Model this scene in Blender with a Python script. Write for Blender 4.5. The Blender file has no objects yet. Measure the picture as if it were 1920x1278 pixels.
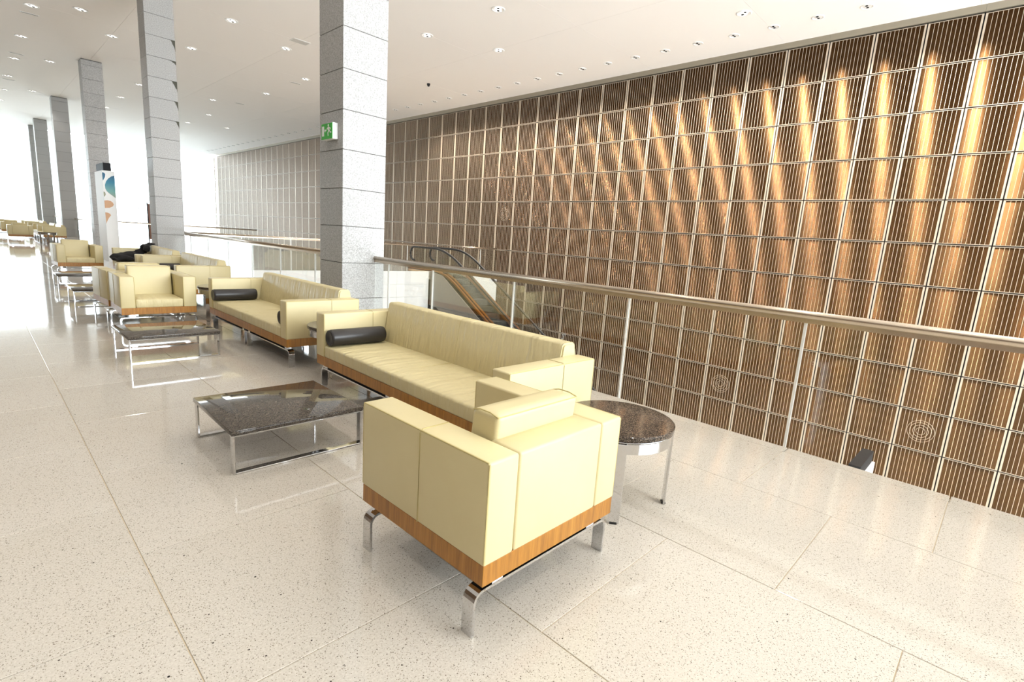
import bpy, bmesh, math, random
from mathutils import Vector, Matrix, noise
random.seed(7)
S = bpy.context.scene
COL = S.collection
PI = math.pi

# ------------------------------------------------------------------ camera
YAW, PITCH, ROLL, FPX, EYE = 0.811548, 0.189640, -0.068156, 969.05, 1.5
f = Vector((math.sin(YAW) * math.cos(PITCH), math.cos(YAW) * math.cos(PITCH), -math.sin(PITCH)))
r0 = Vector((math.cos(YAW), -math.sin(YAW), 0)); d0 = f.cross(r0)
rr = r0 * math.cos(ROLL) + d0 * math.sin(ROLL); dd = -r0 * math.sin(ROLL) + d0 * math.cos(ROLL)
cd = bpy.data.cameras.new('camera'); cam = bpy.data.objects.new('camera', cd); COL.objects.link(cam)
cd.sensor_fit = 'HORIZONTAL'; cd.sensor_width = 36; cd.lens = FPX / 1920 * 36; cd.clip_end = 500; cd.clip_start = .05
M = Matrix.Identity(4)
for i in range(3):
    M[i][0] = rr[i]; M[i][1] = -dd[i]; M[i][2] = -f[i]
M[0][3], M[1][3], M[2][3] = 0, 0, EYE
cam.matrix_world = M
S.camera = cam

# ------------------------------------------------------------------ sky, daylight, exposure
SKY = 13.0
w = bpy.data.worlds.new('overcast_sky'); S.world = w; w.use_nodes = True
bg = w.node_tree.nodes['Background']; bg.inputs[0].default_value = (0.88, 0.95, 1.0, 1); bg.inputs[1].default_value = SKY
S.view_settings.view_transform = 'Standard'; S.view_settings.look = 'None'
S.view_settings.exposure = 0.66; S.view_settings.gamma = 1; S.view_settings.use_curve_mapping = False

XL, XW, YB, YF, ZC, ZL = -12.0, 17.7, -16.0, 59.0, 7.92, -5.65   # room limits
WX = 0.0                                                        # the glazed front behind the camera starts here
VX, VY = 4.50, 18.1                                             # void edges

def portal(name, loc, rot, sx, sy):
    L = bpy.data.lights.new(name, 'AREA'); L.shape = 'RECTANGLE'; L.size = sx; L.size_y = sy
    L.cycles.is_portal = True
    o = bpy.data.objects.new(name, L); COL.objects.link(o); o.location = loc; o.rotation_euler = rot
BLOCK_TOP = 2.4  # top of the unseen solid band that cuts low daylight
portal('daylight_portal', ((WX + XW) / 2, YB, (ZC + BLOCK_TOP) / 2), (PI / 2, 0, 0), XW - WX, ZC - BLOCK_TOP)
portal('daylight_portal', ((4.4 + XW) / 2, YB, (-.4 + ZL) / 2), (PI / 2, 0, 0), XW - 4.4, -.4 - ZL)
portal('daylight_portal', ((XL + XW) / 2, YF, ZC / 2), (-PI / 2, 0, 0), XW - XL, ZC)

# ------------------------------------------------------------------ materials
def srgb(r, g, b):
    return tuple(((c / 255) / 12.92 if c / 255 < .04045 else ((c / 255 + .055) / 1.055) ** 2.4) for c in (r, g, b)) + (1,)
class NT:
    def __init__(s, name):
        s.m = bpy.data.materials.new(name); s.m.use_nodes = True; s.t = s.m.node_tree
        s.b = s.t.nodes['Principled BSDF']; s.out = s.t.nodes['Material Output']
    def n(s, kind, **kw):
        x = s.t.nodes.new(kind)
        for k, v in kw.items():
            if k.startswith('i_'): x.inputs[k[2:].replace('_', ' ')].default_value = v
            else: setattr(x, k, v)
        return x
    def l(s, a, ao, b, bi): s.t.links.new(a.outputs[ao], b.inputs[bi])
    def set(s, **kw):
        for k, v in kw.items(): s.b.inputs[k.replace('_', ' ')].default_value = v
        return s
    def mix(s, fac, a, b):
        x = s.n('ShaderNodeMix', data_type='RGBA')
        if isinstance(fac, tuple): s.l(fac[0], fac[1], x, 0)
        else: x.inputs[0].default_value = fac
        for v, i in ((a, 6), (b, 7)):
            if isinstance(v, tuple) and len(v) == 2: s.l(v[0], v[1], x, i)
            else: x.inputs[i].default_value = v
        return (x, 2)
    def color(s, src): s.l(src[0], src[1], s.b, 'Base Color')
    def bump(s, src, strength, dist=.01):
        x = s.n('ShaderNodeBump'); x.inputs['Strength'].default_value = strength; x.inputs['Distance'].default_value = dist
        s.l(src[0], src[1], x, 'Height'); s.l(x, 0, s.b, 'Normal')
    def coord(s, out='Object', scale=(1, 1, 1)):
        tc = s.n('ShaderNodeTexCoord') if out != 'Position' else s.n('ShaderNodeNewGeometry')
        mp = s.n('ShaderNodeMapping'); mp.inputs['Scale'].default_value = scale
        s.l(tc, out, mp, 0); return (mp, 0)
    def noise(s, co, scale, detail=3, rough=.5):
        x = s.n('ShaderNodeTexNoise'); x.inputs['Scale'].default_value = scale; x.inputs['Detail'].default_value = detail
        x.inputs['Roughness'].default_value = rough; s.l(co[0], co[1], x, 'Vector'); return x
    def ramp(s, src, stops, interp='LINEAR'):
        x = s.n('ShaderNodeValToRGB'); x.color_ramp.interpolation = interp
        e = x.color_ramp.elements
        while len(e) < len(stops): e.new(.5)
        for el, (p, c) in zip(e, stops):
            el.position = p; el.color = c if not isinstance(c, (int, float)) else (c, c, c, 1)
        s.l(src[0], src[1], x, 0); return (x, 0)
    def math(s, op, a, b=0.0):
        x = s.n('ShaderNodeMath', operation=op)
        for v, i in ((a, 0), (b, 1)):
            if isinstance(v, tuple): s.l(v[0], v[1], x, i)
            else: x.inputs[i].default_value = v
        return (x, 0)

def plain(name, col, rough=.5, metal=0, spec=.5):
    t = NT(name); t.set(Base_Color=col, Roughness=rough, Metallic=metal); t.b.inputs['Specular IOR Level'].default_value = spec
    return t.m

def mat_leather(name, wrinkle):
    t = NT(name); t.set(Roughness=.42); t.b.inputs['Specular IOR Level'].default_value = .45
    co = t.coord('Object'); n = t.noise(co, 3.0, 4, .6)
    t.color(t.mix((n, 0), srgb(203, 189, 143), srgb(213, 200, 156)))
    g = t.noise(co, 260, 2)
    if wrinkle:
        c2 = t.coord('Object', (5.0, .9, 1.0)); n2 = t.noise(c2, 3.2, 3, .55); n3 = t.noise(co, 7, 2)
        h = t.math('ADD', t.math('MULTIPLY', (n2, 0), 1.5), t.math('MULTIPLY', (n3, 0), .5))
        h = t.math('ADD', h, t.math('MULTIPLY', (g, 0), .03))
        t.bump(h, .55, .03)
    else:
        n3 = t.noise(co, 5, 2)
        t.bump(t.math('ADD', t.math('MULTIPLY', (n3, 0), .6), t.math('MULTIPLY', (g, 0), .05)), .25, .02)
    return t.m
def mat_wood(name):
    t = NT(name); t.set(Roughness=.38)
    co = t.coord('Object', (14, 14, 1.2)); n = t.noise(co, 2.2, 6, .65)
    co2 = t.coord('Object', (90, 90, 3)); n2 = t.noise(co2, 1.2, 3, .6)
    a = t.ramp((n, 0), [(.28, srgb(132, 84, 28)), (.5, srgb(166, 112, 40)), (.75, srgb(182, 130, 54))])
    t.color(t.mix(t.ramp((n2, 0), [(.45, .0), (.7, .35)]), a, srgb(104, 60, 22)))
    return t.m
def mat_terrazzo(name):
    t = NT(name); t.set(Roughness=.06); t.b.inputs['Specular IOR Level'].default_value = .42
    co = t.coord('Position')
    info = t.n('ShaderNodeObjectInfo')
    base = t.mix((info, 'Random'), srgb(188, 181, 169), srgb(195, 188, 177))
    n = t.noise(co, 1.3, 4, .6); base = t.mix(t.ramp((n, 0), [(.35, 0.0), (.75, .45)]), base, srgb(184, 174, 158))
    nb = t.noise(co, 120, 2); base = t.mix(t.ramp((nb, 0), [(.4, 0.0), (.7, .35)]), base, srgb(224, 219, 209))
    def specks(scale, keep, size, col, src):
        v = t.n('ShaderNodeTexVoronoi'); v.inputs['Scale'].default_value = scale; t.l(co[0], co[1], v, 'Vector')
        sep = t.n('ShaderNodeSeparateColor'); t.l(v, 'Color', sep, 0)
        k = t.math('GREATER_THAN', (sep, 0), keep)
        thr = t.math('MULTIPLY', (sep, 1), size)
        m = t.math('MULTIPLY', k, t.math('LESS_THAN', (v, 'Distance'), thr))
        return t.mix(m, src, col)
    c = specks(210, .50, .46, srgb(138, 128, 114), base)
    c = specks(140, .74, .40, srgb(116, 106, 96), c)
    c = specks(60, .955, .24, srgb(70, 62, 57), c)
    c = specks(15, .95, .085, srgb(30, 24, 24), c)
    t.color(c)
    return t.m
def mat_granite(name, dark, mid, light, rough):
    t = NT(name); t.set(Roughness=rough); t.b.inputs['Specular IOR Level'].default_value = .36; co = t.coord('Object')
    v = t.n('ShaderNodeTexVoronoi'); v.inputs['Scale'].default_value = 260; t.l(co[0], co[1], v, 'Vector')
    sep = t.n('ShaderNodeSeparateColor'); t.l(v, 'Color', sep, 0)
    t.color(t.ramp((sep, 0), [(.0, dark), (.55, mid), (.93, light)]))
    return t.m
def mat_stone(name):
    t = NT(name); t.set(Roughness=.5); co = t.coord('Position')
    info = t.n('ShaderNodeObjectInfo')
    n = t.noise(co, 55, 3, .75); n2 = t.noise(co, 1.7, 3)
    a = t.ramp((n, 0), [(.34, srgb(132, 131, 128)), (.52, srgb(176, 176, 175)), (.68, srgb(204, 205, 205))])
    b = t.mix(t.math('MULTIPLY', (n2, 0), .35), a, srgb(168, 168, 166))
    t.color(t.mix(t.math('MULTIPLY', (info, 'Random'), .18), b, srgb(150, 150, 148)))
    return t.m
def mat_mesh(name):
    t = NT(name); t.set(Metallic=1.0, Roughness=.27, Anisotropic=1.0)
    co = t.coord('Position'); n = t.noise(co, 2.2, 4, .6)
    c3 = t.coord('Position', (1, 2, 90)); n3 = t.noise(c3, 2.0, 2)
    c = t.mix((n, 0), srgb(78, 56, 34), srgb(92, 66, 40))
    t.color(t.mix(t.math('MULTIPLY', (n3, 0), .5), c, srgb(58, 45, 32)))
    tv = t.n('ShaderNodeCombineXYZ'); tv.inputs[2].default_value = 1.0; t.l(tv, 0, t.b, 'Tangent')
    # the cloth is woven of fine horizontal wires: their round backs turn the normal up and down
    wn = t.n('ShaderNodeTexWhiteNoise', noise_dimensions='3D'); cw = t.coord('Position', (1, 400, 900)); t.l(cw[0], cw[1], wn, 'Vector')
    ang = t.math('ADD', t.math('MULTIPLY', (wn, 'Value'), 1.3), -.35)
    nx = t.math('MULTIPLY', t.math('COSINE', ang), -1.0); nz = t.math('SINE', ang)
    nv = t.n('ShaderNodeCombineXYZ'); t.l(nx[0], 0, nv, 0); t.l(nz[0], 0, nv, 2); t.l(nv, 0, t.b, 'Normal')
    return t.m
def mat_glass(name, tint, refl):
    t = NT(name); t.t.nodes.remove(t.b)
    tr = t.n('ShaderNodeBsdfTransparent'); tr.inputs[0].default_value = tint
    gl = t.n('ShaderNodeBsdfGlossy'); gl.inputs['Roughness'].default_value = .01
    fr = t.n('ShaderNodeFresnel'); fr.inputs[0].default_value = 1.5
    mx = t.n('ShaderNodeMixShader'); t.l(t.math('MULTIPLY', (fr, 0), refl)[0], 0, mx, 0)
    t.l(tr, 0, mx, 1); t.l(gl, 0, mx, 2); t.l(mx, 0, t.out, 0)
    return t.m
def mat_emit(name, col, s):
    t = NT(name); t.set(Base_Color=col); t.b.inputs['Emission Color'].default_value = col; t.b.inputs['Emission Strength'].default_value = s
    return t.m
def mat_teal(name):
    t = NT(name); t.set(Roughness=.5)
    tc = t.n('ShaderNodeNewGeometry'); sp = t.n('ShaderNodeSeparateXYZ'); t.l(tc, 'Position', sp, 0)
    mr = t.n('ShaderNodeMapRange'); mr.inputs[1].default_value = 1.95; mr.inputs[2].default_value = 2.65; t.l(sp, 2, mr, 0)
    t.color(t.ramp((mr, 0), [(0, srgb(150, 150, 120)), (.35, srgb(110, 165, 160)), (.75, srgb(10, 120, 150)), (1, srgb(5, 90, 125))]))
    return t.m

LEA = mat_leather('cream_leather', False); LEAW = mat_leather('creased_cream_leather', True)
SEAM = plain('seam_thread', srgb(188, 172, 116), .6)
WOOD = mat_wood('teak_veneer'); CHR = plain('chrome', (.66, .66, .67, 1), .07, 1)
BLK = plain('black_leather', srgb(34, 31, 30), .38); CLOTH = plain('black_cloth', srgb(16, 14, 15), .85)
TER = mat_terrazzo('terrazzo'); JOINT = plain('joint_mortar', srgb(206, 190, 162), .7)
GRA = mat_granite('brown_granite', srgb(44, 40, 36), srgb(72, 65, 58), srgb(104, 96, 86), .05)
GRD = mat_granite('dark_granite', srgb(20, 17, 15), srgb(60, 50, 42), srgb(122, 108, 94), .08)
STO = mat_stone('grey_granite'); STJ = plain('stone_joint', srgb(96, 94, 90), .8); STAIN = plain('dark_stain', srgb(84, 84, 74), .9)
MESH = mat_mesh('bronze_mesh'); RIB = plain('rib_steel', srgb(200, 186, 168), .4, .3)
PFR = plain('panel_frame_metal', srgb(196, 182, 164), .4, .3); PBK = plain('panel_joint_black', srgb(22, 19, 17), .7)
CEI = plain('ceiling_white', srgb(248, 245, 242), .85, 0, .2); TRIM = plain('beige_metal_trim', srgb(150, 142, 126), .45, .3)
WHT = plain('white_paint', srgb(238, 238, 236), .5); STEEL = plain('brushed_steel', srgb(200, 186, 168), .25, .9)
BRZ = plain('bronze_sheet', srgb(190, 128, 70), .28, .9); GREY = plain('grey_panel', srgb(150, 145, 138), .4, .2)
RUB = plain('black_rubber', srgb(20, 20, 20), .45); TREAD = plain('escalator_tread', srgb(40, 43, 41), .6, 0)
EGL = mat_glass('escalator_glass', (.96, .975, .965, 1), .12)
GLS = mat_glass('clear_glass', (.975, .985, .975, 1), .4); WGL = mat_glass('window_glass', (.62, .64, .64, 1), 1.0)
WARM = plain('warm_plaster', srgb(116, 90, 66), .8); GRN = plain('exit_green', srgb(40, 178, 38), .35)
TEAL = mat_teal('teal_print'); TAN = plain('tan_print', srgb(206, 160, 120), .5); OLV = plain('olive_print', srgb(150, 150, 122), .5)
BLKP = plain('black_paint', srgb(24, 24, 27), .6, 0, .25); EDGE_LIT = plain('lit_glass_edge', srgb(236, 236, 232), .3)
LAMPG = mat_emit('lamp_lens', (1, .95, .88, 1), 2.5)
DOORB = plain('brown_wood_panel', srgb(120, 70, 40), .4)

# ------------------------------------------------------------------ mesh helpers
def obj(name, bm, mats, parent=None, smooth=False, loc=None):
    me = bpy.data.meshes.new(name); bm.to_mesh(me); bm.free()
    for m in (mats if isinstance(mats, (list, tuple)) else [mats]): me.materials.append(m)
    if smooth:
        for p in me.polygons: p.use_smooth = True
    o = bpy.data.objects.new(name, me); COL.objects.link(o)
    if parent is not None: o.parent = parent
    if loc: o.location = loc
    return o
def share(src, parent=None, loc=(0, 0, 0), rot=None):
    o = src.copy(); COL.objects.link(o); o.parent = parent; o.location = loc
    if rot: o.rotation_euler = rot
    return o
def tag(o, label=None, cat=None, group=None, kind=None):
    for k, v in (('label', label), ('category', cat), ('group', group), ('kind', kind)):
        if v: o[k] = v
    return o
def empty(name, loc=(0, 0, 0), rz=0):
    o = bpy.data.objects.new(name, None); COL.objects.link(o); o.location = loc; o.rotation_euler = (0, 0, rz); o.empty_display_size = .1
    return o
def kids(o): return [c for c in bpy.data.objects if c.parent == o]
def copy_tree(o, parent=None):
    ch = kids(o)
    c = o.copy(); COL.objects.link(c); c.parent = parent
    for x in ch: copy_tree(x, c)
    return c
def box(bm, x0, x1, y0, y1, z0, z1, bev=0, seg=2, mi=0):
    vs = [bm.verts.new(p) for p in ((x0, y0, z0), (x1, y0, z0), (x1, y1, z0), (x0, y1, z0), (x0, y0, z1), (x1, y0, z1), (x1, y1, z1), (x0, y1, z1))]
    fs = [bm.faces.new([vs[i] for i in q]) for q in ((3, 2, 1, 0), (4, 5, 6, 7), (0, 1, 5, 4), (1, 2, 6, 5), (2, 3, 7, 6), (3, 0, 4, 7))]
    for q in fs: q.material_index = mi
    if bev:
        es = list({e for q in fs for e in q.edges})
        bmesh.ops.bevel(bm, geom=es, offset=bev, segments=seg, profile=.5, affect='EDGES')
def newbox(*a, **k):
    bm = bmesh.new(); box(bm, *a, **k); return bm
def smooth_by_angle(o, ang=40):
    me = o.data
    for p in me.polygons: p.use_smooth = True
    bm = bmesh.new(); bm.from_mesh(me)
    for e in bm.edges:
        if len(e.link_faces) == 2 and e.calc_face_angle(0) > math.radians(ang): e.smooth = False
    bm.to_mesh(me); bm.free()
    return o
def cushion(x0, x1, y0, y1, z0, z1, bev, puff, nx=10, ny=5, seed=0):
    """rounded box with a gently puffed, slightly uneven top and front"""
    bm = bmesh.new(); box(bm, x0, x1, y0, y1, z0, z1)
    bmesh.ops.subdivide_edges(bm, edges=[e for e in bm.edges if abs((e.verts[0].co - e.verts[1].co).x) > 1e-6], cuts=nx, use_grid_fill=True)
    bmesh.ops.subdivide_edges(bm, edges=[e for e in bm.edges if abs((e.verts[0].co - e.verts[1].co).y) > 1e-6], cuts=ny, use_grid_fill=True)
    hard = [e for e in bm.edges if len(e.link_faces) == 2 and e.calc_face_angle(0) > 1.0]
    bmesh.ops.bevel(bm, geom=hard, offset=bev, segments=3, profile=.5, affect='EDGES')
    cx, cy = (x0 + x1) / 2, (y0 + y1) / 2
    for v in bm.verts:
        if v.co.z > z1 - 1e-4:
            u = (v.co.x - cx) / (x1 - x0) * 2; q = (v.co.y - cy) / (y1 - y0) * 2
            k = max(0, (1 - u ** 4)) * max(0, (1 - q ** 4))
            v.co.z += puff * k + .004 * noise.noise(Vector((v.co.x * 5, v.co.y * 5, seed))) * k
    return bm
def flatbar(path, wid, thick, axis='y'):
    """flat bar swept along a polyline in a vertical plane; width runs along `axis`"""
    bm = bmesh.new(); rings = []
    n = len(path)
    for i, p in enumerate(path):
        a = Vector(path[max(0, i - 1)]); b = Vector(path[min(n - 1, i + 1)]); t = (b - a).normalized()
        nn = Vector((-t[1], t[0]))
        r = []
        for s, q in ((1, 1), (1, -1), (-1, -1), (-1, 1)):
            u = p[0] + nn[0] * thick / 2 * s; z = p[1] + nn[1] * thick / 2 * s
            r.append(bm.verts.new((u, q * wid / 2, z) if axis == 'y' else (q * wid / 2, u, z)))
        rings.append(r)
    for a, b in zip(rings, rings[1:]):
        for k in range(4): bm.faces.new((a[k], a[(k + 1) % 4], b[(k + 1) % 4], b[k]))
    bm.faces.new(rings[0][::-1]); bm.faces.new(rings[-1])
    bmesh.ops.recalc_face_normals(bm, faces=bm.faces)
    return bm
def tube(bm, pts, r, seg=8, mi=0):
    rings = []; n = len(pts)
    for i, p in enumerate(pts):
        a = Vector(pts[max(0, i - 1)]); b = Vector(pts[min(n - 1, i + 1)]); t = (b - a).normalized()
        u = t.cross(Vector((0, 0, 1)))
        if u.length < 1e-4: u = t.cross(Vector((1, 0, 0)))
        u.normalize(); v = u.cross(t)
        rings.append([bm.verts.new(Vector(p) + (u * math.cos(2 * PI * k / seg) + v * math.sin(2 * PI * k / seg)) * r) for k in range(seg)])
    for a, b in zip(rings, rings[1:]):
        for k in range(seg): bm.faces.new((a[k], a[(k + 1) % seg], b[(k + 1) % seg], b[k])).material_index = mi
    bm.faces.new(rings[0][::-1]).material_index = mi; bm.faces.new(rings[-1]).material_index = mi
    bmesh.ops.recalc_face_normals(bm, faces=bm.faces)
def lathe(bm, prof, seg=32, cx=0, cy=0, mi=0):
    rings = [[bm.verts.new((cx + r * math.cos(2 * PI * k / seg), cy + r * math.sin(2 * PI * k / seg), z)) for k in range(seg)] for r, z in prof]
    for a, b in zip(rings, rings[1:]):
        for k in range(seg): bm.faces.new((a[k], a[(k + 1) % seg], b[(k + 1) % seg], b[k])).material_index = mi
    bmesh.ops.recalc_face_normals(bm, faces=bm.faces)
    return rings
def prism_yz(bm, poly, x0, x1, mi=0):
    a = [bm.verts.new((x0, y, z)) for y, z in poly]; b = [bm.verts.new((x1, y, z)) for y, z in poly]; n = len(poly)
    bm.faces.new(a).material_index = mi; bm.faces.new(b[::-1]).material_index = mi
    for k in range(n): bm.faces.new((a[k], b[k], b[(k + 1) % n], a[(k + 1) % n])).material_index = mi
    bmesh.ops.recalc_face_normals(bm, faces=bm.faces)

# ------------------------------------------------------------------ setting: floor
floor = tag(obj('floor', newbox(XL, 4.37, YB, YF, -.35, -.004), JOINT), 'pale terrazzo floor of the upper hall laid in large square slabs', kind='structure')
PX = [4.37, 3.48, 2.455, 1.43, .41, -.62, -1.65]
G = .002
slab_src = {}
def slab_mesh(wid, dep):
    bm = bmesh.new(); box(bm, G, wid - G, G, dep - G, -.012, 0)
    bmesh.ops.bevel(bm, geom=[e for e in bm.edges if min(v.co.z for v in e.verts) > -.001], offset=.0015, segments=1, affect='EDGES')
    return bm
DY = 1.03
YSPLIT = 22
for k in range(6):
    x1, x0 = PX[k], PX[k + 1]; off = .06 if k % 2 == 0 else .545
    j = -5
    while True:
        y0 = off + j * DY; j += 1
        if y0 < -3.1: continue
        if y0 > YSPLIT - DY: break
        if k not in slab_src: slab_src[k] = obj('slab', slab_mesh(x1 - x0, DY), TER, floor, loc=(x0, y0, 0))
        else: share(slab_src[k], floor, (x0, y0, 0))
bm = bmesh.new()                                  # slabs too far away or outside the frame: joined
for k in range(17):
    if k < 6: x1, x0 = PX[k], PX[k + 1]
    else: x1 = PX[6] - (k - 6) * 1.025; x0 = max(x1 - 1.025, XL)
    off = .06 if k % 2 == 0 else .545
    for j in range(-23, 60):
        y0 = off + j * DY; y1 = min(y0 + DY, YF)
        if y0 < YB or y0 > YF - .3: continue
        if k < 6 and -3.1 <= y0 <= YSPLIT - DY: continue
        box(bm, x0 + G, x1 - G, y0 + G, y1 - G, -.012, 0)
tag(obj('slab_field', bm, TER, floor), kind='stuff')
# curb strip beside the void, far hall floor, slab edges
curb = tag(empty('trim_1'), kind='structure')
y = YB
while y < VY - .01:
    y1 = min(.055 + 1.03 * math.ceil((y + .001 - .055) / 1.03), VY + .13)
    if y1 - y > .02: obj('curb_stone', newbox(4.37 + .006, VX, y + .003, y1 - .003, -.30, .0, bev=.004, seg=1), TER, curb)
    y = y1
far_floor = tag(obj('floor', newbox(4.374, XW, VY + .13, YF, -.35, 0), TER), 'terrazzo floor of the hall beyond the void', kind='structure')
low_floor = tag(obj('floor', newbox(4.37, XW, YB, VY + 6, ZL - .3, ZL), TER), 'terrazzo floor of the storey below', kind='structure')
edge = tag(empty('trim_2'), kind='structure')
for a, b in ((4.5, 13.6), (15.45, XW)):             # white slab edge at the end of the void, in boards
    zz = [-1.6, -1.07, -.535, 0.0]
    for z0, z1 in zip(zz, zz[1:]):
        x = a
        while x < b - .05:
            xe = min(x + 1.5, b)
            obj('edge_board', newbox(x + .003, xe - .003, VY, VY + .13, z0 + .003, z1 - .003), WHT, edge)
            x = xe
wall_below = tag(obj('wall_below', newbox(4.1, 4.37, YB, VY + 6, ZL, -.36), WHT), kind='structure')
wall_under = tag(obj('wall_under', newbox(4.37, XW, VY + 5.8, VY + 6, ZL, -.36), GREY), kind='structure')

# ------------------------------------------------------------------ setting: walls and ceiling
wall_left = tag(obj('wall_left', newbox(XL - .3, XL, YB, YF, -.35, ZC), WARM), kind='structure')
ceiling = tag(obj('ceiling', newbox(XL, XW + .4, YB, YF, ZC + .02, ZC + .4), TRIM), kind='structure')
src = None
CW, CL = 4.45, 4.45
xs = [XL, -11.3, -6.85, -2.4, 2.05 + 2.225, 8.725, 13.175, XW + .4]
for a, b in zip(xs, xs[1:]):
    k = 0
    while YB + k * CL < YF:
        y0 = YB + k * CL; y1 = min(y0 + CL, YF); k += 1
        obj('ceiling_panel', newbox(a + .003, b - .003, y0 + .003, y1 - .003, ZC, ZC + .03), CEI, ceiling)

# right wall of mesh panels
PY0, PP, PZ0, PQ, PTOP = 1.6929, 1.1156, 7.7942, 1.1211, 7.7342
wall_right = tag(obj('wall_right', newbox(XW + .07, XW + .4, YB, YF, ZL, ZC), PBK), kind='structure')
def panel_bm(h):
    """one framed panel: origin at its lower near corner, front face at x=0; mats: mesh, rib, frame"""
    bm = bmesh.new(); g = .015; fv, fh = .042, .012
    box(bm, .030, .036, g, PP - g, g, h - g, mi=0)
    for a, b in ((g, g + fv), (PP - g - fv, PP - g)): box(bm, .016, .05, a, b, g, h - g, mi=2)
    for a, b in ((g, g + fh), (h - g - fh, h - g)): box(bm, .018, .05, g + fv, PP - g - fv, a, b, mi=2)
    for k in range(1, 11):
        yk = g + fv + (PP - 2 * g - 2 * fv) * k / 11
        box(bm, .023, .03, yk - .0045, yk + .0045, g + fh, h - g - fh, mi=1)
    return bm
PM = [MESH, RIB, PFR]
rows = [(PTOP, PZ0 - PQ)] + [(PZ0 - j * PQ, PZ0 - (j + 1) * PQ) for j in range(1, 12)]
pan_t = pan_s = None
rest = bmesh.new()
rest_idx = []
for i in range(-16, 52):
    for j, (zt, zb) in enumerate(rows):
        yy = PY0 + i * PP
        if j >= 7 and yy > VY + 1: continue
        if -4 <= i <= 20:
            if j == 0:
                if pan_t is None: pan_t = obj('panel', panel_bm(zt - zb), PM, wall_right, loc=(XW, yy, zb))
                else: share(pan_t, wall_right, (XW, yy, zb))
            else:
                if pan_s is None: pan_s = obj('panel', panel_bm(PQ), PM, wall_right, loc=(XW, yy, zb))
                else: share(pan_s, wall_right, (XW, yy, zb))
        else: rest_idx.append((yy, zb, j == 0))
for yy, zb, top in rest_idx:
    n0 = len(rest.verts); rest.verts.ensure_lookup_table()
    me = (pan_t if top else pan_s).data
    rest.from_mesh(me); rest.verts.ensure_lookup_table()
    for v in rest.verts[n0:]: v.co += Vector((XW, yy, zb))
tag(obj('panel_field', rest, PM, wall_right), kind='stuff')
trim3 = tag(empty('trim_3'), kind='structure')
for i in range(-7, 17):
    y0 = PY0 + i * 3 * PP
    obj('trim_board', newbox(XW - .02, XW + .07, y0 + .002, y0 + 3 * PP - .002, PTOP + .02, ZC), TRIM, trim3)
def ring(bm, cy, cz, r, tw, x):
    for a0, a1 in ((0, 2 * PI),):
        pts = [(x, cy + r * math.cos(a0 + (a1 - a0) * k / 36), cz + r * math.sin(a0 + (a1 - a0) * k / 36)) for k in range(37)]
        tube(bm, pts, tw, 5)
for yy, zz in ((1.135, -2.857), (6.71, -2.857), (17.87, 2.749)):
    bm = bmesh.new()
    for r in (.10, .17, .24, .30): ring(bm, yy, zz, r, .0035, XW + .014)
    obj('speaker_ring', bm, RIB, wall_right)

# far glazed front
win = tag(empty('window_1'), kind='structure')
bm = bmesh.new()
nx = 9
for k in range(nx):
    x = XL + (XW - XL) * k / nx
    obj('mullion', newbox(x - .03, x + .03, YF, YF + .10, 0, ZC, bev=.008, seg=1), WHT, win)
for z in (.05, 1.1, ZC - .12): obj('transom', newbox(XL, XW, YF + .02, YF + .09, z - .03, z + .03), WHT, win)
for k in range(nx):
    a = XL + (XW - XL) * k / nx + .05; b = XL + (XW - XL) * (k + 1) / nx - .05
    obj('pane', newbox(a, b, YF + .07, YF + .08, .1, 1.05), WGL, win); obj('pane', newbox(a, b, YF + .07, YF + .08, 1.15, ZC - .17), WGL, win)
# glazed front behind the camera (open daylight side)
win2 = tag(empty('window_2'), kind='structure')
for k in range(7):
    x = WX + (XW - WX) * k / 6
    obj('mullion', newbox(x - .05, x + .05, YB - .16, YB, ZL if x > 4.4 else 0, ZC), WHT, win2)
obj('transom', newbox(WX, XW, YB - .2, YB, -.4, BLOCK_TOP), WARM, win2)  # unseen solid band, added to block low daylight under the furniture
wall_back = tag(obj('wall_back', newbox(XL, WX, YB - .2, YB, -.35, ZC), WARM), kind='structure')  # unseen wall, added to keep daylight off the columns' left faces

# ------------------------------------------------------------------ columns
def column(x, y, label, wide=.73):
    c = obj('column', newbox(x + .012, x + wide - .012, y + .012, y + wide - .012, 0, ZC), STJ)
    tag(c, label, kind='structure')
    zs = [0.0]; z = .448
    while z < ZC - .05: zs.append(z); z += .5565
    zs.append(ZC - .03)
    for a, b in zip(zs, zs[1:]):
        obj('stone_course', newbox(x, x + wide, y, y + wide, a + .004, b - .004, bev=.004, seg=1), STO, c)
    return c
CX = 3.95
cols = [column(CX, yy, lab) for yy, lab in (
    (7.45, 'grey granite column carrying the green exit sign'), (18.8, 'grey granite column with dark chipped marks at its joints'),
    (30.1, 'grey granite column behind the white banner pillar'), (41.4, 'granite column beyond the banner pillar column'),
    (52.8, 'granite column last but one before the glazed front'))]
cols.append(column(CX, 57.4, 'granite column nearest the glazed front'))
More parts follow.
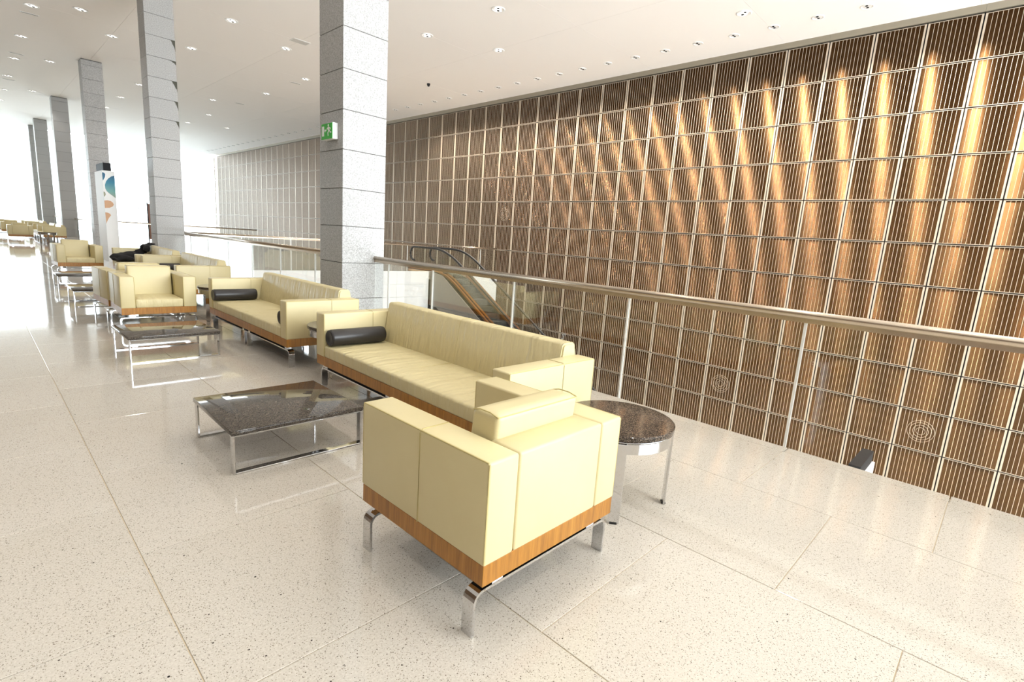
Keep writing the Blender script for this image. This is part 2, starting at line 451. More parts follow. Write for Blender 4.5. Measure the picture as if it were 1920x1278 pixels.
# chipped dark marks on the second column's front face, right edge
for zz, dep, wid in ((6.57, .30, .15), (6.012, .10, .18), (5.456, .30, .17), (4.90, .26, .11), (4.343, .20, .12)):
    bm = bmesh.new(); xr = CX + .731; yq = 18.8 - .003
    n = 7; pts = [(xr, zz), (xr, zz - dep)]
    for k in range(1, n):
        t = k / n; pts.append((xr - wid * t * (.85 + .3 * random.random()), zz - dep * (1 - t) ** 1.7 * (.8 + .4 * random.random())))
    pts.append((xr - wid * 1.3, zz))
    a = [bm.verts.new((px, yq, pz)) for px, pz in pts]; b = [bm.verts.new((px, yq + .006, pz)) for px, pz in pts]
    bm.faces.new(a); bm.faces.new(b[::-1])
    for k in range(len(pts)): bm.faces.new((a[k], b[k], b[(k + 1) % len(pts)], a[(k + 1) % len(pts)]))
    bmesh.ops.recalc_face_normals(bm, faces=bm.faces)
    obj('dark_chip', bm, STAIN, cols[1])

# ------------------------------------------------------------------ ceiling fittings
def downlight_proto(rad, lens):
    t = empty('downlight')
    bm = bmesh.new(); lathe(bm, [(rad, 0), (rad, -.012), (rad * .86, -.02), (rad * .80, -.012), (rad * .72, 0)], 24)
    obj('trim_ring', bm, WHT, t, True)
    bm = bmesh.new(); box(bm, -rad * .6, rad * .6, -rad * .45, rad * .45, -.006, -.001); obj('lamp_lens', bm, lens, t)
    for s in (-1, 1):
        bm = bmesh.new(); rg = lathe(bm, [(rad * .20, -.004), (rad * .20, -.016), (rad * .13, -.016), (rad * .12, -.008)], 14, s * rad * .36, 0); bm.faces.new(rg[-1])
        obj('lamp_head', bm, BLKP, t)
    return t
WLX = 16.31
LAMP_W = 520.0
DOWN_W = 135.0
wash = downlight_proto(.155, WHT)
tag(wash, 'small twin-lamp downlight in the close row beside the bronze panel wall', 'downlight', 'downlights washing the panel wall')
Lw = bpy.data.lights.new('wall_washer', 'SPOT'); Lw.energy = LAMP_W; Lw.color = (1.0, .89, .76); Lw.spot_size = math.radians(108); Lw.spot_blend = 1.0; Lw.shadow_soft_size = .06
def nth(k):
    return str(k) + ('th' if 10 <= k % 100 <= 20 else {1: 'st', 2: 'nd', 3: 'rd'}.get(k % 10, 'th'))
first_wash = 2
for i in range(-3, 50):
    yy = PY0 + i * PP
    o = wash if i == -3 else copy_tree(wash)
    o['label'] = 'small twin-lamp downlight in the row beside the bronze wall, ' + (nth(i - first_wash + 1) + ' from its right end' if i >= first_wash else 'outside the picture')
    o.location = (WLX, yy, ZC); o.rotation_euler = (0, 0, 0)
    if yy > 24: continue                          # the far end of the row is switched off
    lo = bpy.data.objects.new('wall_washer', Lw); COL.objects.link(lo); lo.location = (WLX, yy, ZC - .06); lo.rotation_euler = (0, math.radians(-8), 0)
dl = downlight_proto(.20, LAMPG)
tag(dl, 'round recessed twin-lamp downlight in the open ceiling field', 'downlight', 'downlights scattered over the ceiling')
DL = [(11.0, 11.86), (11.0, 15.2), (13.25, 14.15)] + [(x, y) for x in (6.55,) for y in (19.73, 24.15, 28.6, 33.0, 37.5)] + [(8.75, 20.81), (10.95, 24.05), (10.95, 28.45), (9.81, 32.8), (10.95, 37.5), (13.15, 41.2), (2.05, 24.3), (2.05, 28.8), (2.05, 33.2), (2.05, 37.8), (3.15, 23.2), (4.3, 25.4), (3.15, 32.2), (3.15, 41.0), (6.55, 42), (10.95, 42), (2.05, 42.3)]
DL += [(x, 2.05 + 4.45 * k) for x in (-2.4, 2.05) for k in range(-3, 13) if not (x > 0 and (5 <= k <= 9 or k == 2))]  # extra unseen downlights, added to brighten the middle of the hall
DL += [(x, 2.05 + 4.45 * k) for x in (6.55, 11.0, 15.0) for k in range(-3, 2)] + [(6.55, 10.9), (6.55, 15.3)]  # more unseen downlights above the void, added to lift the ceiling by bounce
Ld = bpy.data.lights.new('ceiling_spot', 'SPOT'); Ld.energy = DOWN_W; Ld.color = (1.0, .95, .90); Ld.spot_size = math.radians(105); Ld.spot_blend = .5; Ld.shadow_soft_size = .18
def in_frame(p):
    v = Vector(p) - Vector((0, 0, EYE)); z = v.dot(f)
    return z > 0 and 0 <= 960 + FPX * v.dot(rr) / z <= 1920 and 0 <= 639 + FPX * v.dot(dd) / z <= 1278
cells = {}; dlab = {}
for k, (x, y) in enumerate(DL):
    row = ('over the open hall left of the seating' if x < 0 else 'in the row over the armchairs' if x < 2.5 else 'in the short row left of the columns' if x < 5 else
           'in the row just right of the columns' if x < 7 else 'over the near edge of the void' if x < 9.5 else 'in the row over the middle of the void' if x < 12 else 'in the row nearer the bronze wall')
    cells.setdefault(row, []).append((y, k))
for row, l in cells.items():
    vis = [q for q in sorted(l) if in_frame((DL[q[1]][0], DL[q[1]][1], ZC))]
    for q in l: dlab[q[1]] = 'round recessed downlight ' + row + ', added out of view'
    for n_, q in enumerate(vis): dlab[q[1]] = 'round recessed downlight ' + row + ', ' + nth(n_ + 1) + ' from the camera'
for k, (x, y) in enumerate(DL):
    o = dl if k == 0 else copy_tree(dl); o.location = (x, y, ZC); o['label'] = dlab[k]; o.rotation_euler = (0, 0, PI / 4)
    lo = bpy.data.objects.new('ceiling_spot', Ld); COL.objects.link(lo); lo.location = (x, y, ZC - .05)
sd = empty('slot_diffuser'); tag(sd, 'narrow dark slot diffuser in the white ceiling', 'air diffuser', 'slot diffusers in the ceiling')
obj('slot_frame', newbox(-.25, .25, -.055, .055, -.012, 0, bev=.003, seg=1), WHT, sd); obj('slot', newbox(-.21, .21, -.02, .02, -.014, -.010), BLKP, sd)
for k, (x, y) in enumerate(((2.07, 25.3), (2.08, 32.1), (2.1, 38.8), (10.98, 32.2), (10.96, 25.1))):
    o = sd if k == 0 else copy_tree(sd); o.location = (x, y, ZC)
    o['label'] = 'narrow dark slot diffuser in the white ceiling, ' + ('largest, in the top left corner', 'second down the left picture edge', 'lowest down the left picture edge', 'farther of two left of the exit-sign column', 'nearer of two beside the exit-sign column')[k]
vt = empty('ceiling_vent', (8.75, 19.6, ZC)); tag(vt, 'pale square louvred air vent flush in the ceiling', 'air vent')
obj('vent_frame', newbox(-.3, .3, -.2, .2, -.012, 0, bev=.003, seg=1), WHT, vt)
vs = obj('vent_slat', newbox(-.27, .27, -.018, .018, -.016, -.011), plain('vent_grey', srgb(205, 203, 198), .6), vt, loc=(0, -.14, 0))
for k in range(1, 7): share(vs, vt, (0, -.14 + k * .047, 0))
pc = empty('ceiling_camera', (14.35, 19.6, ZC)); tag(pc, 'small black dome camera hanging from the white ceiling', 'camera')
bm = bmesh.new(); rg = lathe(bm, [(.07, 0), (.07, -.05), (.06, -.06)], 16); bm.faces.new(rg[-1]); obj('camera_mount', bm, BLKP, pc)
bm = bmesh.new(); lathe(bm, [(.06, -.06), (.055, -.09), (.035, -.115), (.001, -.12)], 16); obj('camera_dome', bm, BLKP, pc, True)

# ------------------------------------------------------------------ glass railings
def rail(name, label, p0, p1, joints, dirx=False, tube_r=.033, zr=1.09):
    """glass balustrade along Y (or X): handrail, channel, panes, joint strips coloured white for the lit glass edges"""
    t = empty(name, (p0[0], p0[1], 0)); tag(t, label, 'railing')
    L = (p1[0] - p0[0]) if dirx else (p1[1] - p0[1])
    def P(u, off, z): return (u, off, z) if dirx else (off, u, z)
    def B(u0, u1, o0, o1, z0, z1): return newbox(u0, u1, o0, o1, z0, z1) if dirx else newbox(o0, o1, u0, u1, z0, z1)
    bm = bmesh.new(); tube(bm, [P(0, 0, zr), P(L, 0, zr)], tube_r, 16); obj('handrail', bm, STEEL, t, True)
    obj('rail_channel', B(0, L, -.016, .016, zr - tube_r - .03, zr - tube_r + .006), STEEL, t)
    js = [0] + [j for j in joints if .05 < j < L - .05] + [L]
    for a, b in zip(js, js[1:]): obj('glass_pane', B(a + .009, b - .009, -.006, .006, -.12, zr - tube_r - .02), GLS, t)
    for j in js[1:-1]: obj('lit_joint_strip', B(j - .009, j + .009, -.009, .009, -.12, zr - tube_r - .03), EDGE_LIT, t)  # glass edges catching light, put in as white strips
    return t
RX = VX + .02
rail('glass_railing', 'long glass railing with steel handrail from the right edge to the exit-sign column', (RX, -4.0), (RX, 7.45), [1.12 + 1.6 * k + 4.0 for k in range(-3, 4)] + [11.05])
rail('glass_railing', 'glass railing between the exit-sign column and the chipped column', (RX, 8.18), (RX, 18.1), [1.39 + 1.6 * k for k in range(0, 6)])
rail('glass_railing', 'glass railing with pale handrail across the far end of the void', (RX, VY + .07), (13.55, VY + .07), [1.6 * k for k in range(1, 6)], True, .028, 1.11)
rail('glass_railing', 'short glass railing between the escalator and the bronze panel wall', (15.5, VY + .07), (XW - .05, VY + .07), [1.1], True, .028, 1.11)
rail('glass_railing', 'thin distant railing across the hall behind the escalator landing', (6.0, 38.5), (14.0, 38.5), [2 * k for k in range(1, 4)], True, .03, 1.09)
rail('glass_railing', 'distant railing running between the two columns past the banner pillar', (RX, 30.9), (RX, 41.3), [2 * k for k in range(1, 6)], False, .03, 1.09)
rail('glass_railing', 'distant railing running to the column last but one before the glazed front', (RX, 42.2), (RX, 52.7), [2 * k for k in range(1, 6)], False, .03, 1.09)

# ------------------------------------------------------------------ escalator
def escalator():
    X0, X1 = 13.68, 15.38
    t = empty('escalator', (0, 0, 0)); tag(t, 'escalator with bronze skirts and glass sides descending into the void', 'escalator')
    sl = .613; YT = 17.45                       # incline leaves the landing here
    def zi(y): return (y - YT) * sl             # tread line on the incline
    YE = YT + (ZL) / sl
    def hand(dz, y_top, y_bot):                 # path offset above tread, smooth knees
        pts = [(y_top, dz)]
        for k in range(0, 9):
            u = k / 8; y = YT + .9 - 1.8 * u; pts.append((y, dz - .5 * sl * 1.8 * (u ** 2) / 1.0))
        pts.append((YT - 4, dz - 4 * sl)); 
        for k in range(0, 7):
            u = k / 6; y = YE + .7 - 1.4 * u; pts.append((y, ZL + dz + .7 * sl * (1 - u) ** 2))
        pts.append((y_bot, ZL + dz)); return pts
    for nm, x in (('left', 14.0), ('right', 15.1)):
        top = hand(.98, 19.75, 6.2)
        n0 = [(19.75 + .30 * math.sin(a), .98 - .30 + .30 * math.cos(a)) for a in [PI * k / 8 for k in range(8, 0, -1)]]
        bm = bmesh.new(); tube(bm, [(x, y, z) for y, z in n0 + top], .05, 10); obj('handrail', bm, RUB, t, True)
        g = bmesh.new(); prism_yz(g, [(y, z - .05) for y, z in top] + [(y, z) for y, z in hand(.12, 19.75, 6.2)][::-1], x - .006, x + .006); obj('glass_side', g, EGL, t)
        bm = bmesh.new()
        d = hand(.06, 20.0, 6.0); prism_yz(bm, [(y, z + .05) for y, z in d] + [(y, z - .04) for y, z in d][::-1], x - .14, x - .04); obj('outer_deck', bm, BRZ, t)
        bm = bmesh.new(); prism_yz(bm, [(y, z + .05) for y, z in d] + [(y, z - .04) for y, z in d][::-1], x + .04, x + .14); obj('inner_deck', bm, BRZ, t)
        bm = bmesh.new(); d2 = hand(-.02, 20.0, 6.0); prism_yz(bm, [(y, z + .10) for y, z in d2] + [(y, z - .25) for y, z in d2][::-1], x - .035 if nm == 'right' else x + .02, x - .02 if nm == 'right' else x + .035); obj('skirt_plate', bm, RUB, t)
    # steps
    st = obj('step', newbox(14.06, 15.04, 0, .40, -.24, 0), TREAD, t, loc=(0, YT - .4, -.245 * 1))
    n = int((YT - YE) / .4)
    for k in range(1, n): share(st, t, (0, YT - .4 * (k + 1), -.4 * sl * (k + 1)))
    obj('landing_plate', newbox(13.9, 15.2, YT, VY + 2.2, -.05, .004), TREAD, t)
    # truss cladding: separate upright panels on each side, dark soffit
    for x0, x1 in ((X0, X0 + .03), (X1 - .03, X1)):
        yv = [18.1, 17.3, 16.1, 14.9, 13.7, 12.5, 11.3, 10.1, 8.9]
        for a, b in zip(yv, yv[1:]):
            def up(y): return min(0, zi(y)) + .0
            def dn(y): return max(-1.5 if y > 17.6 else -1.5 - (17.6 - y) * sl, ZL)
            if up(b) - dn(b) < .05: continue
            bm = bmesh.new(); prism_yz(bm, [(a - .004, dn(a)), (a - .004, up(a)), (b + .004, up(b)), (b + .004, dn(b))], x0, x1); obj('side_panel', bm, GREY, t)
    bm = bmesh.new(); prism_yz(bm, [(18.1, -1.45), (17.6, -1.5), (10.9, ZL), (10.7, ZL), (17.5, -1.62), (18.1, -1.58)], X0 - .01, X1 + .01); obj('soffit', bm, BLKP, t)
    return t
escalator()

# ------------------------------------------------------------------ furniture builders
ARM_T, ZT, ZB, ZW, ZS = .158, .725, .228, .312, .425
def leg_path(zb=.184, rad=.045):
    pts = [(0, 0), (0, zb - rad)]
    for k in range(1, 7):
        a = k / 6 * PI / 2; pts.append((rad - rad * math.cos(a), zb - rad + rad * math.sin(a)))
    pts.append((.10, zb)); return pts
def legs(t, W, D, inset_x, inset_y, mid):
    p = leg_path(); zb = p[-1][1]
    lg = obj('leg', flatbar(p, .062, .012), CHR, t); first = True
    for sx in (-1, 1):
        for sy in (-1, 1):
            o = lg if first else share(lg, t); first = False
            o.location = (sx * (W / 2 - inset_x), sy * (D / 2 - inset_y), 0); o.rotation_euler = (0, 0, 0 if sx < 0 else PI)
    cb = None
    for sy in (-1, 1):
        q = newbox(-(W / 2 - inset_x - .098), W / 2 - inset_x - .098, -.031, .031, zb - .006, zb + .006)
        if cb is None: cb = obj('crossbar', q, CHR, t, loc=(0, sy * (D / 2 - inset_y), 0))
        else: q.free(); share(cb, t, (0, sy * (D / 2 - inset_y), 0))
    sp = None
    for sy in (-1, 1):
        for x in ([-W / 2 + .12, W / 2 - .12] + ([-.1, .1] if mid else [])):
            if sp is None: sp = obj('spacer', newbox(-.03, .03, -.025, .025, zb + .006, ZB + .004), CHR, t, loc=(x, sy * (D / 2 - inset_y), 0))
            else: share(sp, t, (x, sy * (D / 2 - inset_y), 0))
    if mid:
        ml = obj('leg', newbox(-.006, .006, -.031, .031, 0, zb), CHR, t, loc=(.035, D / 2 - inset_y, 0))
        for x, sy in ((-.035, 1), (.035, -1), (-.035, -1)): share(ml, t, (x, sy * (D / 2 - inset_y), 0))
def seam_line(t_parent, pts, r=.003):
    bm = bmesh.new(); tube(bm, pts, r, 6); return obj('seam', bm, SEAM, t_parent)
def upholstered(name, W, D, sofa):
    """faces +Y; origin on the floor below the middle"""
    t = empty(name)
    x0, x1, y0, y1 = -W / 2, W / 2, -D / 2, D / 2
    pl = obj('plinth', newbox(x0 + .003, x1 - .003, y0 + .003, y1 - .003, ZB, ZW + .004, bev=.002, seg=1), WOOD, t)
    obj('underside', newbox(x0 + .05, x1 - .05, y0 + .05, y1 - .05, ZB - .006, ZB + .02), BLKP, t)
    for s in (-1, 1):
        a, b = (x0, x0 + ARM_T) if s < 0 else (x1 - ARM_T, x1)
        arm = smooth_by_angle(obj('arm', newbox(a, b, y0, y1, ZW, ZT, bev=.012, seg=3), LEA, t), 60)
        ym = y0 + D * (.40 if sofa else .48); e = .001; xo = a if s < 0 else b
        xi = b if s < 0 else a
        seam_line(arm, [(xo + s * e, ym, ZW + .005), (xo + s * e, ym, ZT - .012), (xo - s * .012, ym, ZT + e), (xi + s * .012, ym, ZT + e), (xi - s * e, ym, ZT - .012), (xi - s * e, ym, ZS + .02)])
        # welted seams along the top edges and front corners
        seam_line(arm, [(xo - s * .0035, y0 + .008, ZT - .0035), (xo - s * .0035, y1 - .008, ZT - .0035)], .0032)
        seam_line(arm, [(xo - s * .0035, y0 + .0035, ZW + .01), (xo - s * .0035, y0 + .0035, ZT - .008)], .0032)
        seam_line(arm, [(xo - s * .0035, y1 - .0035, ZW + .01), (xo - s * .0035, y1 - .0035, ZT - .008)], .0032)
        seam_line(arm, [(xi + s * .0035, y1 - .0035, ZW + .01), (xi + s * .0035, y1 - .0035, ZT - .008)], .0032)
    ix0, ix1 = x0 + ARM_T + .002, x1 - ARM_T - .002
    if sofa:
        bm = bmesh.new(); prof = [(y0, ZW), (y0, .66), (y0 + .03, .80), (y0 + .05, .815), (y0 + .145, .815), (y0 + .165, .80), (y0 + .225, ZS), (y0 + .225, ZW)]
        prism_yz(bm, prof, ix0, ix1)
        bmesh.ops.subdivide_edges(bm, edges=[e for e in bm.edges if abs((e.verts[0].co - e.verts[1].co).x) > .1], cuts=24, use_grid_fill=True)
        bmesh.ops.bevel(bm, geom=[e for e in bm.edges if len(e.link_faces) == 2 and e.calc_face_angle(0) > .9], offset=.012, segments=2, affect='EDGES')
        bk = smooth_by_angle(obj('backrest', bm, LEAW, t), 50)
        seam_line(bk, [(0, y0 + .221, ZS + .02), (0, y0 + .166, .798), (0, y0 + .145, .817), (0, y0 + .05, .817), (0, y0 + .03, .802), (0, y0 - .001, .66), (0, y0 - .001, ZW + .01)], .0016)
        st = smooth_by_angle(obj('seat', cushion(ix0, ix1, y0 + .21, y1 - .002, ZW, ZS, .018, .012, 26, 6), LEAW, t), 60)
        seam_line(st, [(0, y0 + .24, ZS + .011), (0, y0 + .5, ZS + .0125), (0, y1 - .06, ZS + .008), (0, y1 - .016, ZS), (0, y1 - .0015, ZS - .02), (0, y1 - .0015, ZW + .01)], .0015)
        bo = empty('x'); bpy.data.objects.remove(bo)
    else:
        bk = smooth_by_angle(obj('backrest', newbox(ix0, ix1, y0, y0 + .165, ZW, ZT, bev=.012, seg=3), LEA, t), 60)
        cu = cushion(ix0 + .012, ix1 - .012, y0 + .168, y0 + .325, ZS - .01, .822, .022, .006, 8, 2)
        for v in cu.verts: v.co.y -= (.822 - v.co.z) * -.10
        for v in cu.verts: v.co.y -= .03
        cu_o = smooth_by_angle(obj('back_cushion', cu, LEA, t), 60)
        seam_line(cu_o, [(ix0 + .016, y0 + .145, .815), (ix1 - .016, y0 + .145, .815)], .0028)
        for sx in (ix0 + .0155, ix1 - .0155): seam_line(cu_o, [(sx, y0 + .145, .815), (sx, y0 + .19, .826), (sx, y0 + .25, .826), (sx, y0 + .288, .815)], .0028)
        st = smooth_by_angle(obj('seat', cushion(ix0, ix1, y0 + .166, y1 - .002, ZW, ZS, .018, .012, 8, 6), LEAW, t), 60)
    legs(t, W, D, .03 if sofa else -.004, .065 if sofa else .062, sofa)
    return t
AW, AD, SL, SDp = .861, .855, 2.632, .847
chair = upholstered('armchair', AW, AD, False)
sofa = upholstered('sofa', SL, SDp, True)
used = set()
def put(src, x, y, rz, label, cat, group):
    o = src if src.name not in used else copy_tree(src)
    used.add(src.name)
    o.location = (x, y, 0); o.rotation_euler = (0, 0, rz); tag(o, label, cat, group); return o
GC, GS = 'cream leather armchairs', 'cream leather sofas'
put(chair, 1.637, 1.642, .004, 'cream leather armchair seen from behind at the front, beside the round granite table', 'armchair', GC)
put(chair, 1.713, 8.605, PI - .012, 'cream armchair facing the camera behind the second coffee table', 'armchair', GC)
put(chair, 1.675, 9.50, .06, 'cream armchair standing back to back with the camera-facing one, only its back and side showing', 'armchair', GC)
put(chair, 1.78, 16.46, PI + .05, 'cream armchair facing the camera next to the white banner pillar', 'armchair', GC)
put(sofa, 2.623, 3.367, PI / 2 - .02, 'long cream sofa with one black bolster, nearest one, beside the front coffee table', 'sofa', GS)
put(sofa, 2.679, 6.747, PI / 2 - .006, 'long cream sofa with black bolsters in front of the exit-sign column', 'sofa', GS)
put(sofa, 2.80, 11.47, PI / 2, 'cream sofa behind the camera-facing armchair, half hidden by it', 'sofa', GS)
put(sofa, 2.76, 14.29, PI / 2, 'cream sofa with the black jacket thrown over it', 'sofa', GS)

# distant seating group
put(chair, 1.64, 33.2, 0, 'distant cream armchair seen from behind, reflected in the floor', 'armchair', GC)
put(chair, .42, 33.6, 0, 'distant cream armchair cut by the left picture edge', 'armchair', GC)
put(sofa, 2.85, 34.5, PI / 2, 'distant cream sofa standing nearest behind the round chrome-legged table', 'sofa', GS)
put(sofa, 2.85, 37.3, PI / 2, 'distant cream sofa, second beyond the far round table', 'sofa', GS)
put(chair, 1.64, 39.6, PI, 'distant cream armchair facing the camera behind the far coffee table', 'armchair', GC)
put(sofa, -.9, 38.0, -PI / 2, 'distant cream sofa at the left edge facing the row of columns', 'sofa', GS)
put(sofa, 2.85, 43.0, PI / 2, 'very distant cream sofa, last but one of the row along the columns', 'sofa', GS)
put(sofa, 2.85, 45.8, PI / 2, 'very distant cream sofa, last of the row along the columns', 'sofa', GS)
put(chair, 1.2, 41.5, 0, 'very distant cream armchair seen from behind in the last seating group', 'armchair', GC)

# ------------------------------------------------------------------ bolsters
def bolster():
    bm = bmesh.new(); R, L = .078, .56
    prof = [(.0001, -L / 2 + .006), (R * .55, -L / 2 + .004), (R * .78, -L / 2), (R * .93, -L / 2 + .006), (R, -L / 2 + .022), (R, L / 2 - .022), (R * .93, L / 2 - .006), (R * .78, L / 2), (R * .55, L / 2 - .004), (.0001, L / 2 - .006)]
    lathe(bm, prof, 28)
    bmesh.ops.rotate(bm, cent=(0, 0, 0), matrix=Matrix.Rotation(PI / 2, 3, 'Y'), verts=bm.verts)
    o = obj('bolster', bm, BLK, None, True)
    for s in (-1, 1):
        b2 = bmesh.new(); tube(b2, [(s * (L / 2 - .004), R * .9 * math.cos(2 * PI * k / 24), R * .9 * math.sin(2 * PI * k / 24)) for k in range(25)], .004, 5); obj('piping', b2, BLK, o)
    return o
bol = bolster(); GB = 'black bolsters on the sofas'
zb = ZS + .078 + .008
for k, (x, y, lab) in enumerate(((2.51, 4.44, 'black cylindrical bolster on the nearest sofa, against its far arm'),
                                 (2.52, 7.81, 'black bolster against the far arm of the sofa before the exit-sign column'),
                                 (2.575, 5.715, 'black bolster almost hidden behind the near arm of the second sofa'),
                                 (2.72, 12.53, 'black bolster peeping out above the half-hidden sofa'),
                                 (2.60, 15.35, 'black bolster under the jacket on the far arm side'))):
    o = bol if k == 0 else copy_tree(bol)
    o.location = (x, y, zb); o.rotation_euler = (0, 0, -.02 if k == 0 else 0); tag(o, lab, 'bolster', GB)

# ------------------------------------------------------------------ coffee tables
def coffee_table():
    t = empty('coffee_table'); W, D, Z = .863, .80, .282
    smooth_by_angle(obj('tabletop', newbox(-W / 2, W / 2, -D / 2, D / 2, Z - .03, Z, bev=.003, seg=2), GRA, t), 30)
    bw, th = .05, .012
    fr_leg = None
    for sy in (-1, 1):
        yc = sy * (D / 2 - bw / 2 - .004)
        for sx in (-1, 1):
            xo = sx * (W / 2 - .008)
            q = (min(xo, xo - sx * th), max(xo, xo - sx * th))
            if fr_leg is None: fr_leg = obj('leg', newbox(-th / 2, th / 2, -bw / 2, bw / 2, 0, Z - .03, bev=.002, seg=1), CHR, t, loc=((q[0] + q[1]) / 2, yc, 0))
            else: share(fr_leg, t, ((q[0] + q[1]) / 2, yc, 0))
        for z0, nm in ((0, 'foot_bar'), (Z - .042, 'top_bar')):
            obj(nm, newbox(-W / 2 + .02, W / 2 - .02, yc - bw / 2, yc + bw / 2, z0, z0 + th, bev=.002, seg=1), CHR, t)
    return t
tab = coffee_table(); GT = 'low granite coffee tables'
for k, (x, y, r, lab) in enumerate(((1.412, 3.56, -.012, 'low square granite coffee table with chrome legs before the nearest sofa'),
                                    (1.452, 6.76, .02, 'low granite coffee table in front of the camera-facing armchair'),
                                    (1.50, 11.10, 0, 'low coffee table half hidden behind the back-to-back armchairs, nearer of the two there'),
                                    (1.54, 13.70, 0, 'low coffee table before the armchair beside the banner pillar'),
                                    (1.25, 35.9, 0, 'distant low coffee table inside the far seating group'))):
    o = tab if k == 0 else copy_tree(tab); o.location = (x, y, 0); o.rotation_euler = (0, 0, r); tag(o, lab, 'table', GT)

def round_table():
    t = empty('round_table'); R, Z = .332, .512
    bm = bmesh.new(); rg = lathe(bm, [(R - .012, Z - .032), (R - .002, Z - .03), (R, Z - .026), (R, Z - .004), (R - .004, Z)], 64); bm.faces.new(rg[-1]); bm.faces.new(rg[0][::-1])
    smooth_by_angle(obj('tabletop', bm, GRD, t), 35)
    bm = bmesh.new(); lathe(bm, [(R - .02, Z - .034), (R - .004, Z - .034), (R - .004, Z - .04), (R - .02, Z - .04), (R - .02, Z - .034)], 64); obj('shadow_ring', bm, CHR, t, True)
    bm = bmesh.new(); lathe(bm, [(R - .012, Z - .046), (R - .012, Z - .105), (R - .022, Z - .105), (R - .022, Z - .046), (R - .012, Z - .046)], 64)
    smooth_by_angle(obj('apron_ring', bm, CHR, t), 35)
    lg = obj('leg', newbox(-.006, .006, -.032, .032, .0, Z - .046, bev=.002, seg=1), CHR, t)
    ft = obj('foot', newbox(-.012, .012, -.02, .02, 0, .008), RUB, lg)
    for k, a in enumerate((217, 307, 82)):
        a = math.radians(a); o = lg if k == 0 else copy_tree(lg, t)
        o.location = ((R - .008) * math.cos(a), (R - .008) * math.sin(a), 0); o.rotation_euler = (0, 0, a)
    return t
rt = round_table(); GR = 'round granite side tables'
for k, (x, y, lab) in enumerate(((2.61, 1.56, 'round dark granite side table with chrome ring beside the front armchair'),
                                 (2.66, 5.05, 'round side table wedged between the two long sofas'),
                                 (2.68, 8.88, 'round side table between the camera-facing armchair and the next sofa'),
                                 (2.45, 31.6, 'distant round table with chrome legs before the far sofas'))):
    o = rt if k == 0 else copy_tree(rt); o.location = (x, y, 0); tag(o, lab, 'table', GR)

# ------------------------------------------------------------------ jacket on the sofa
bm = bmesh.new()
blobs = [((2.42, 15.12, .53), (.20, .17, .09)), ((2.58, 15.15, .56), (.20, .16, .10)), ((2.74, 15.2, .60), (.17, .12, .075)), ((2.50, 14.98, .50), (.17, .12, .07)),
         ((2.86, 15.22, .68), (.14, .10, .07)), ((2.95, 15.2, .78), (.13, .11, .085)), ((3.02, 15.16, .83), (.10, .13, .06)), ((2.93, 15.0, .75), (.08, .10, .08)), ((2.34, 15.0, .48), (.10, .12, .05))]
for c, s in blobs:
    m = Matrix.Translation(c) @ Matrix.Diagonal((*s, 1)); bmesh.ops.create_icosphere(bm, subdivisions=3, radius=1, matrix=m)
for v in bm.verts:
    v.co += Vector((noise.noise(v.co * 9), noise.noise(v.co * 9 + Vector((7, 1, 3))), noise.noise(v.co * 11 + Vector((2, 9, 4))))) * .045
for v in bm.verts:
    if v.co.y > 15.255 and v.co.z < .62: v.co.y = 15.255
    v.co.z = max(v.co.z, .452)
    lim = 2.935 + max(0, min(.39, v.co.z - .425)) * .15
    if v.co.z < .83 and v.co.x > lim: v.co.x = lim
jk = obj('jacket', bm, CLOTH, None, True); tag(jk, 'crumpled black jacket lying over the bolster and back of a sofa', 'jacket')
rm = jk.modifiers.new('merge', 'REMESH'); rm.mode = 'VOXEL'; rm.voxel_size = .018
sm = jk.modifiers.new('soft', 'SMOOTH'); sm.iterations = 3

# ------------------------------------------------------------------ exit sign on the first column
sg = empty('exit_sign', (CX, 7.77, 2.93)); tag(sg, 'green and white emergency exit sign fixed to the granite column', 'sign')
obj('sign_box', newbox(-.085, -.002, -.175, .175, -.115, .115, bev=.006, seg=2), WHT, sg)
face = obj('sign_face', newbox(-.090, -.084, -.170, .170, -.110, .110), GRN, sg)
bm = bmesh.new()
def slabp(bm, pts, x0, x1):
    a = [bm.verts.new((x0, y, z)) for y, z in pts]; b = [bm.verts.new((x1, y, z)) for y, z in pts]; n = len(pts)
    bm.faces.new(a); bm.faces.new(b[::-1])
    for k in range(n): bm.faces.new((a[k], b[k], b[(k + 1) % n], a[(k + 1) % n]))
# seen from -X the picture's left is +Y
def U(pts): return [(-u, v) for u, v in pts]
slabp(bm, U([(-.145, -.065), (-.085, -.065), (-.085, .075), (-.145, .075)]), -.093, -.090)                 # door
slabp(bm, U([(-.072, .012), (-.045, .035), (-.045, .020), (-.012, .020), (-.012, .002), (-.045, .002), (-.045, -.012)]), -.093, -.090)   # arrow
slabp(bm, U([(.052 + .018 * math.cos(2 * PI * k / 12), .078 + .018 * math.sin(2 * PI * k / 12)) for k in range(12)]), -.093, -.090)   # head
slabp(bm, U([(.030, .055), (.075, .058), (.085, .000), (.055, -.005), (.040, .020)]), -.093, -.090)           # trunk
slabp(bm, U([(.034, .055), (.000, .030), (.006, .018), (.040, .038)]), -.093, -.090)                         # arm
slabp(bm, U([(.075, .055), (.118, .040), (.122, .015), (.108, .015), (.102, .030), (.078, .036)]), -.0935, -.090)   # arm back
slabp(bm, U([(.055, .000), (.028, -.020), (.038, -.070), (.055, -.068), (.048, -.022), (.075, -.008)]), -.093, -.090) # leg
slabp(bm, U([(.080, .004), (.102, -.028), (.140, -.032), (.140, -.016), (.110, -.012), (.088, .012)]), -.0932, -.090) # leg back
bmesh.ops.recalc_face_normals(bm, faces=bm.faces)
obj('pictogram', bm, WHT, face)

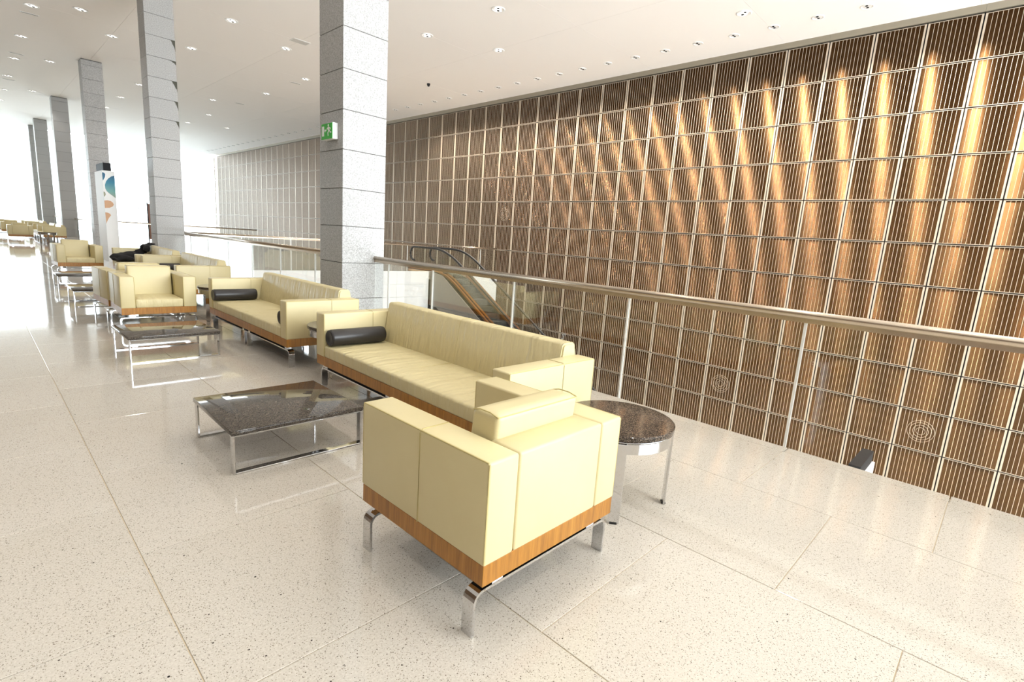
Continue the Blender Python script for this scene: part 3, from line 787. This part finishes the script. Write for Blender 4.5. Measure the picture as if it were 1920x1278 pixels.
# ------------------------------------------------------------------ banner pillars
def pillar(name, label, H=2.82):
    t = empty(name); tag(t, label, 'sign')
    W, D = .31, 1.36
    obj('body', newbox(0, W, 0, D, 0, H, bev=.004, seg=1), WHT, t)
    obj('black_head', newbox(.045, W - .065, .06, D - .05, H, H + .24, bev=.004, seg=1), BLKP, t)
    return t, W, D, H
bp, W, D, H = pillar('banner_pillar', 'tall white banner pillar with teal and tan ovals beside the third column')
def facepoly(pts, mat, nm):
    bm = bmesh.new(); q = []
    for px, py in pts:
        l = 310 + (py - 250) * .087; r = 455 + (py - 250) * .0815
        u = min(.995, max(.005, (px - l) / (r - l))); v = (py - 250) / 1092
        q.append((u * W, H * (1 - v) ))
    a = [bm.verts.new((x, -.003, z)) for x, z in q]; b = [bm.verts.new((x, .001, z)) for x, z in q]; n = len(q)
    bm.faces.new(a); bm.faces.new(b[::-1])
    for k in range(n): bm.faces.new((a[k], b[k], b[(k + 1) % n], a[(k + 1) % n]))
    bmesh.ops.recalc_face_normals(bm, faces=bm.faces)
    obj(nm, bm, mat, bp)
facepoly([(312, 275), (335, 278), (350, 292), (347, 325), (335, 352), (322, 372)], TEAL, 'teal_corner')
facepoly([(460, 298), (420, 312), (385, 340), (360, 375), (347, 420), (352, 460), (368, 490), (395, 512), (430, 535), (475, 566)], TEAL, 'teal_oval')
facepoly([(333, 498), (350, 505), (358, 530), (350, 552), (338, 558)], OLV, 'olive_oval')
facepoly([(343, 604), (380, 598), (415, 604), (442, 622), (453, 645), (440, 668), (405, 686), (350, 692)], TAN, 'tan_oval')
facepoly([(352, 745), (385, 746), (412, 760), (422, 776), (398, 808), (380, 845), (370, 880)], TAN, 'tan_leaf')
bp.location = (3.04, 20.9, 0)
lp, W2, D2, H2 = pillar('banner_pillar', 'black-topped white banner pillar on the storey below, its head showing over the floor edge', 3.22)
lp.location = (12.5, 1.40, ZL + .0); lp.rotation_euler = (0, 0, PI / 2)

# dark wall panel far off beside the second column
dp = empty('display_panel', (7.95, 40.0, 0)); tag(dp, 'distant dark brown upright display panel showing beside the chipped column', 'panel')
obj('panel_board', newbox(.05, .42, 0, .06, .1, 2.3), DOORB, dp); obj('panel_post', newbox(0, .05, -.01, .07, 0, 2.36), BLKP, dp); obj('panel_post', newbox(.42, .47, -.01, .07, 0, 2.36), BLKP, dp)
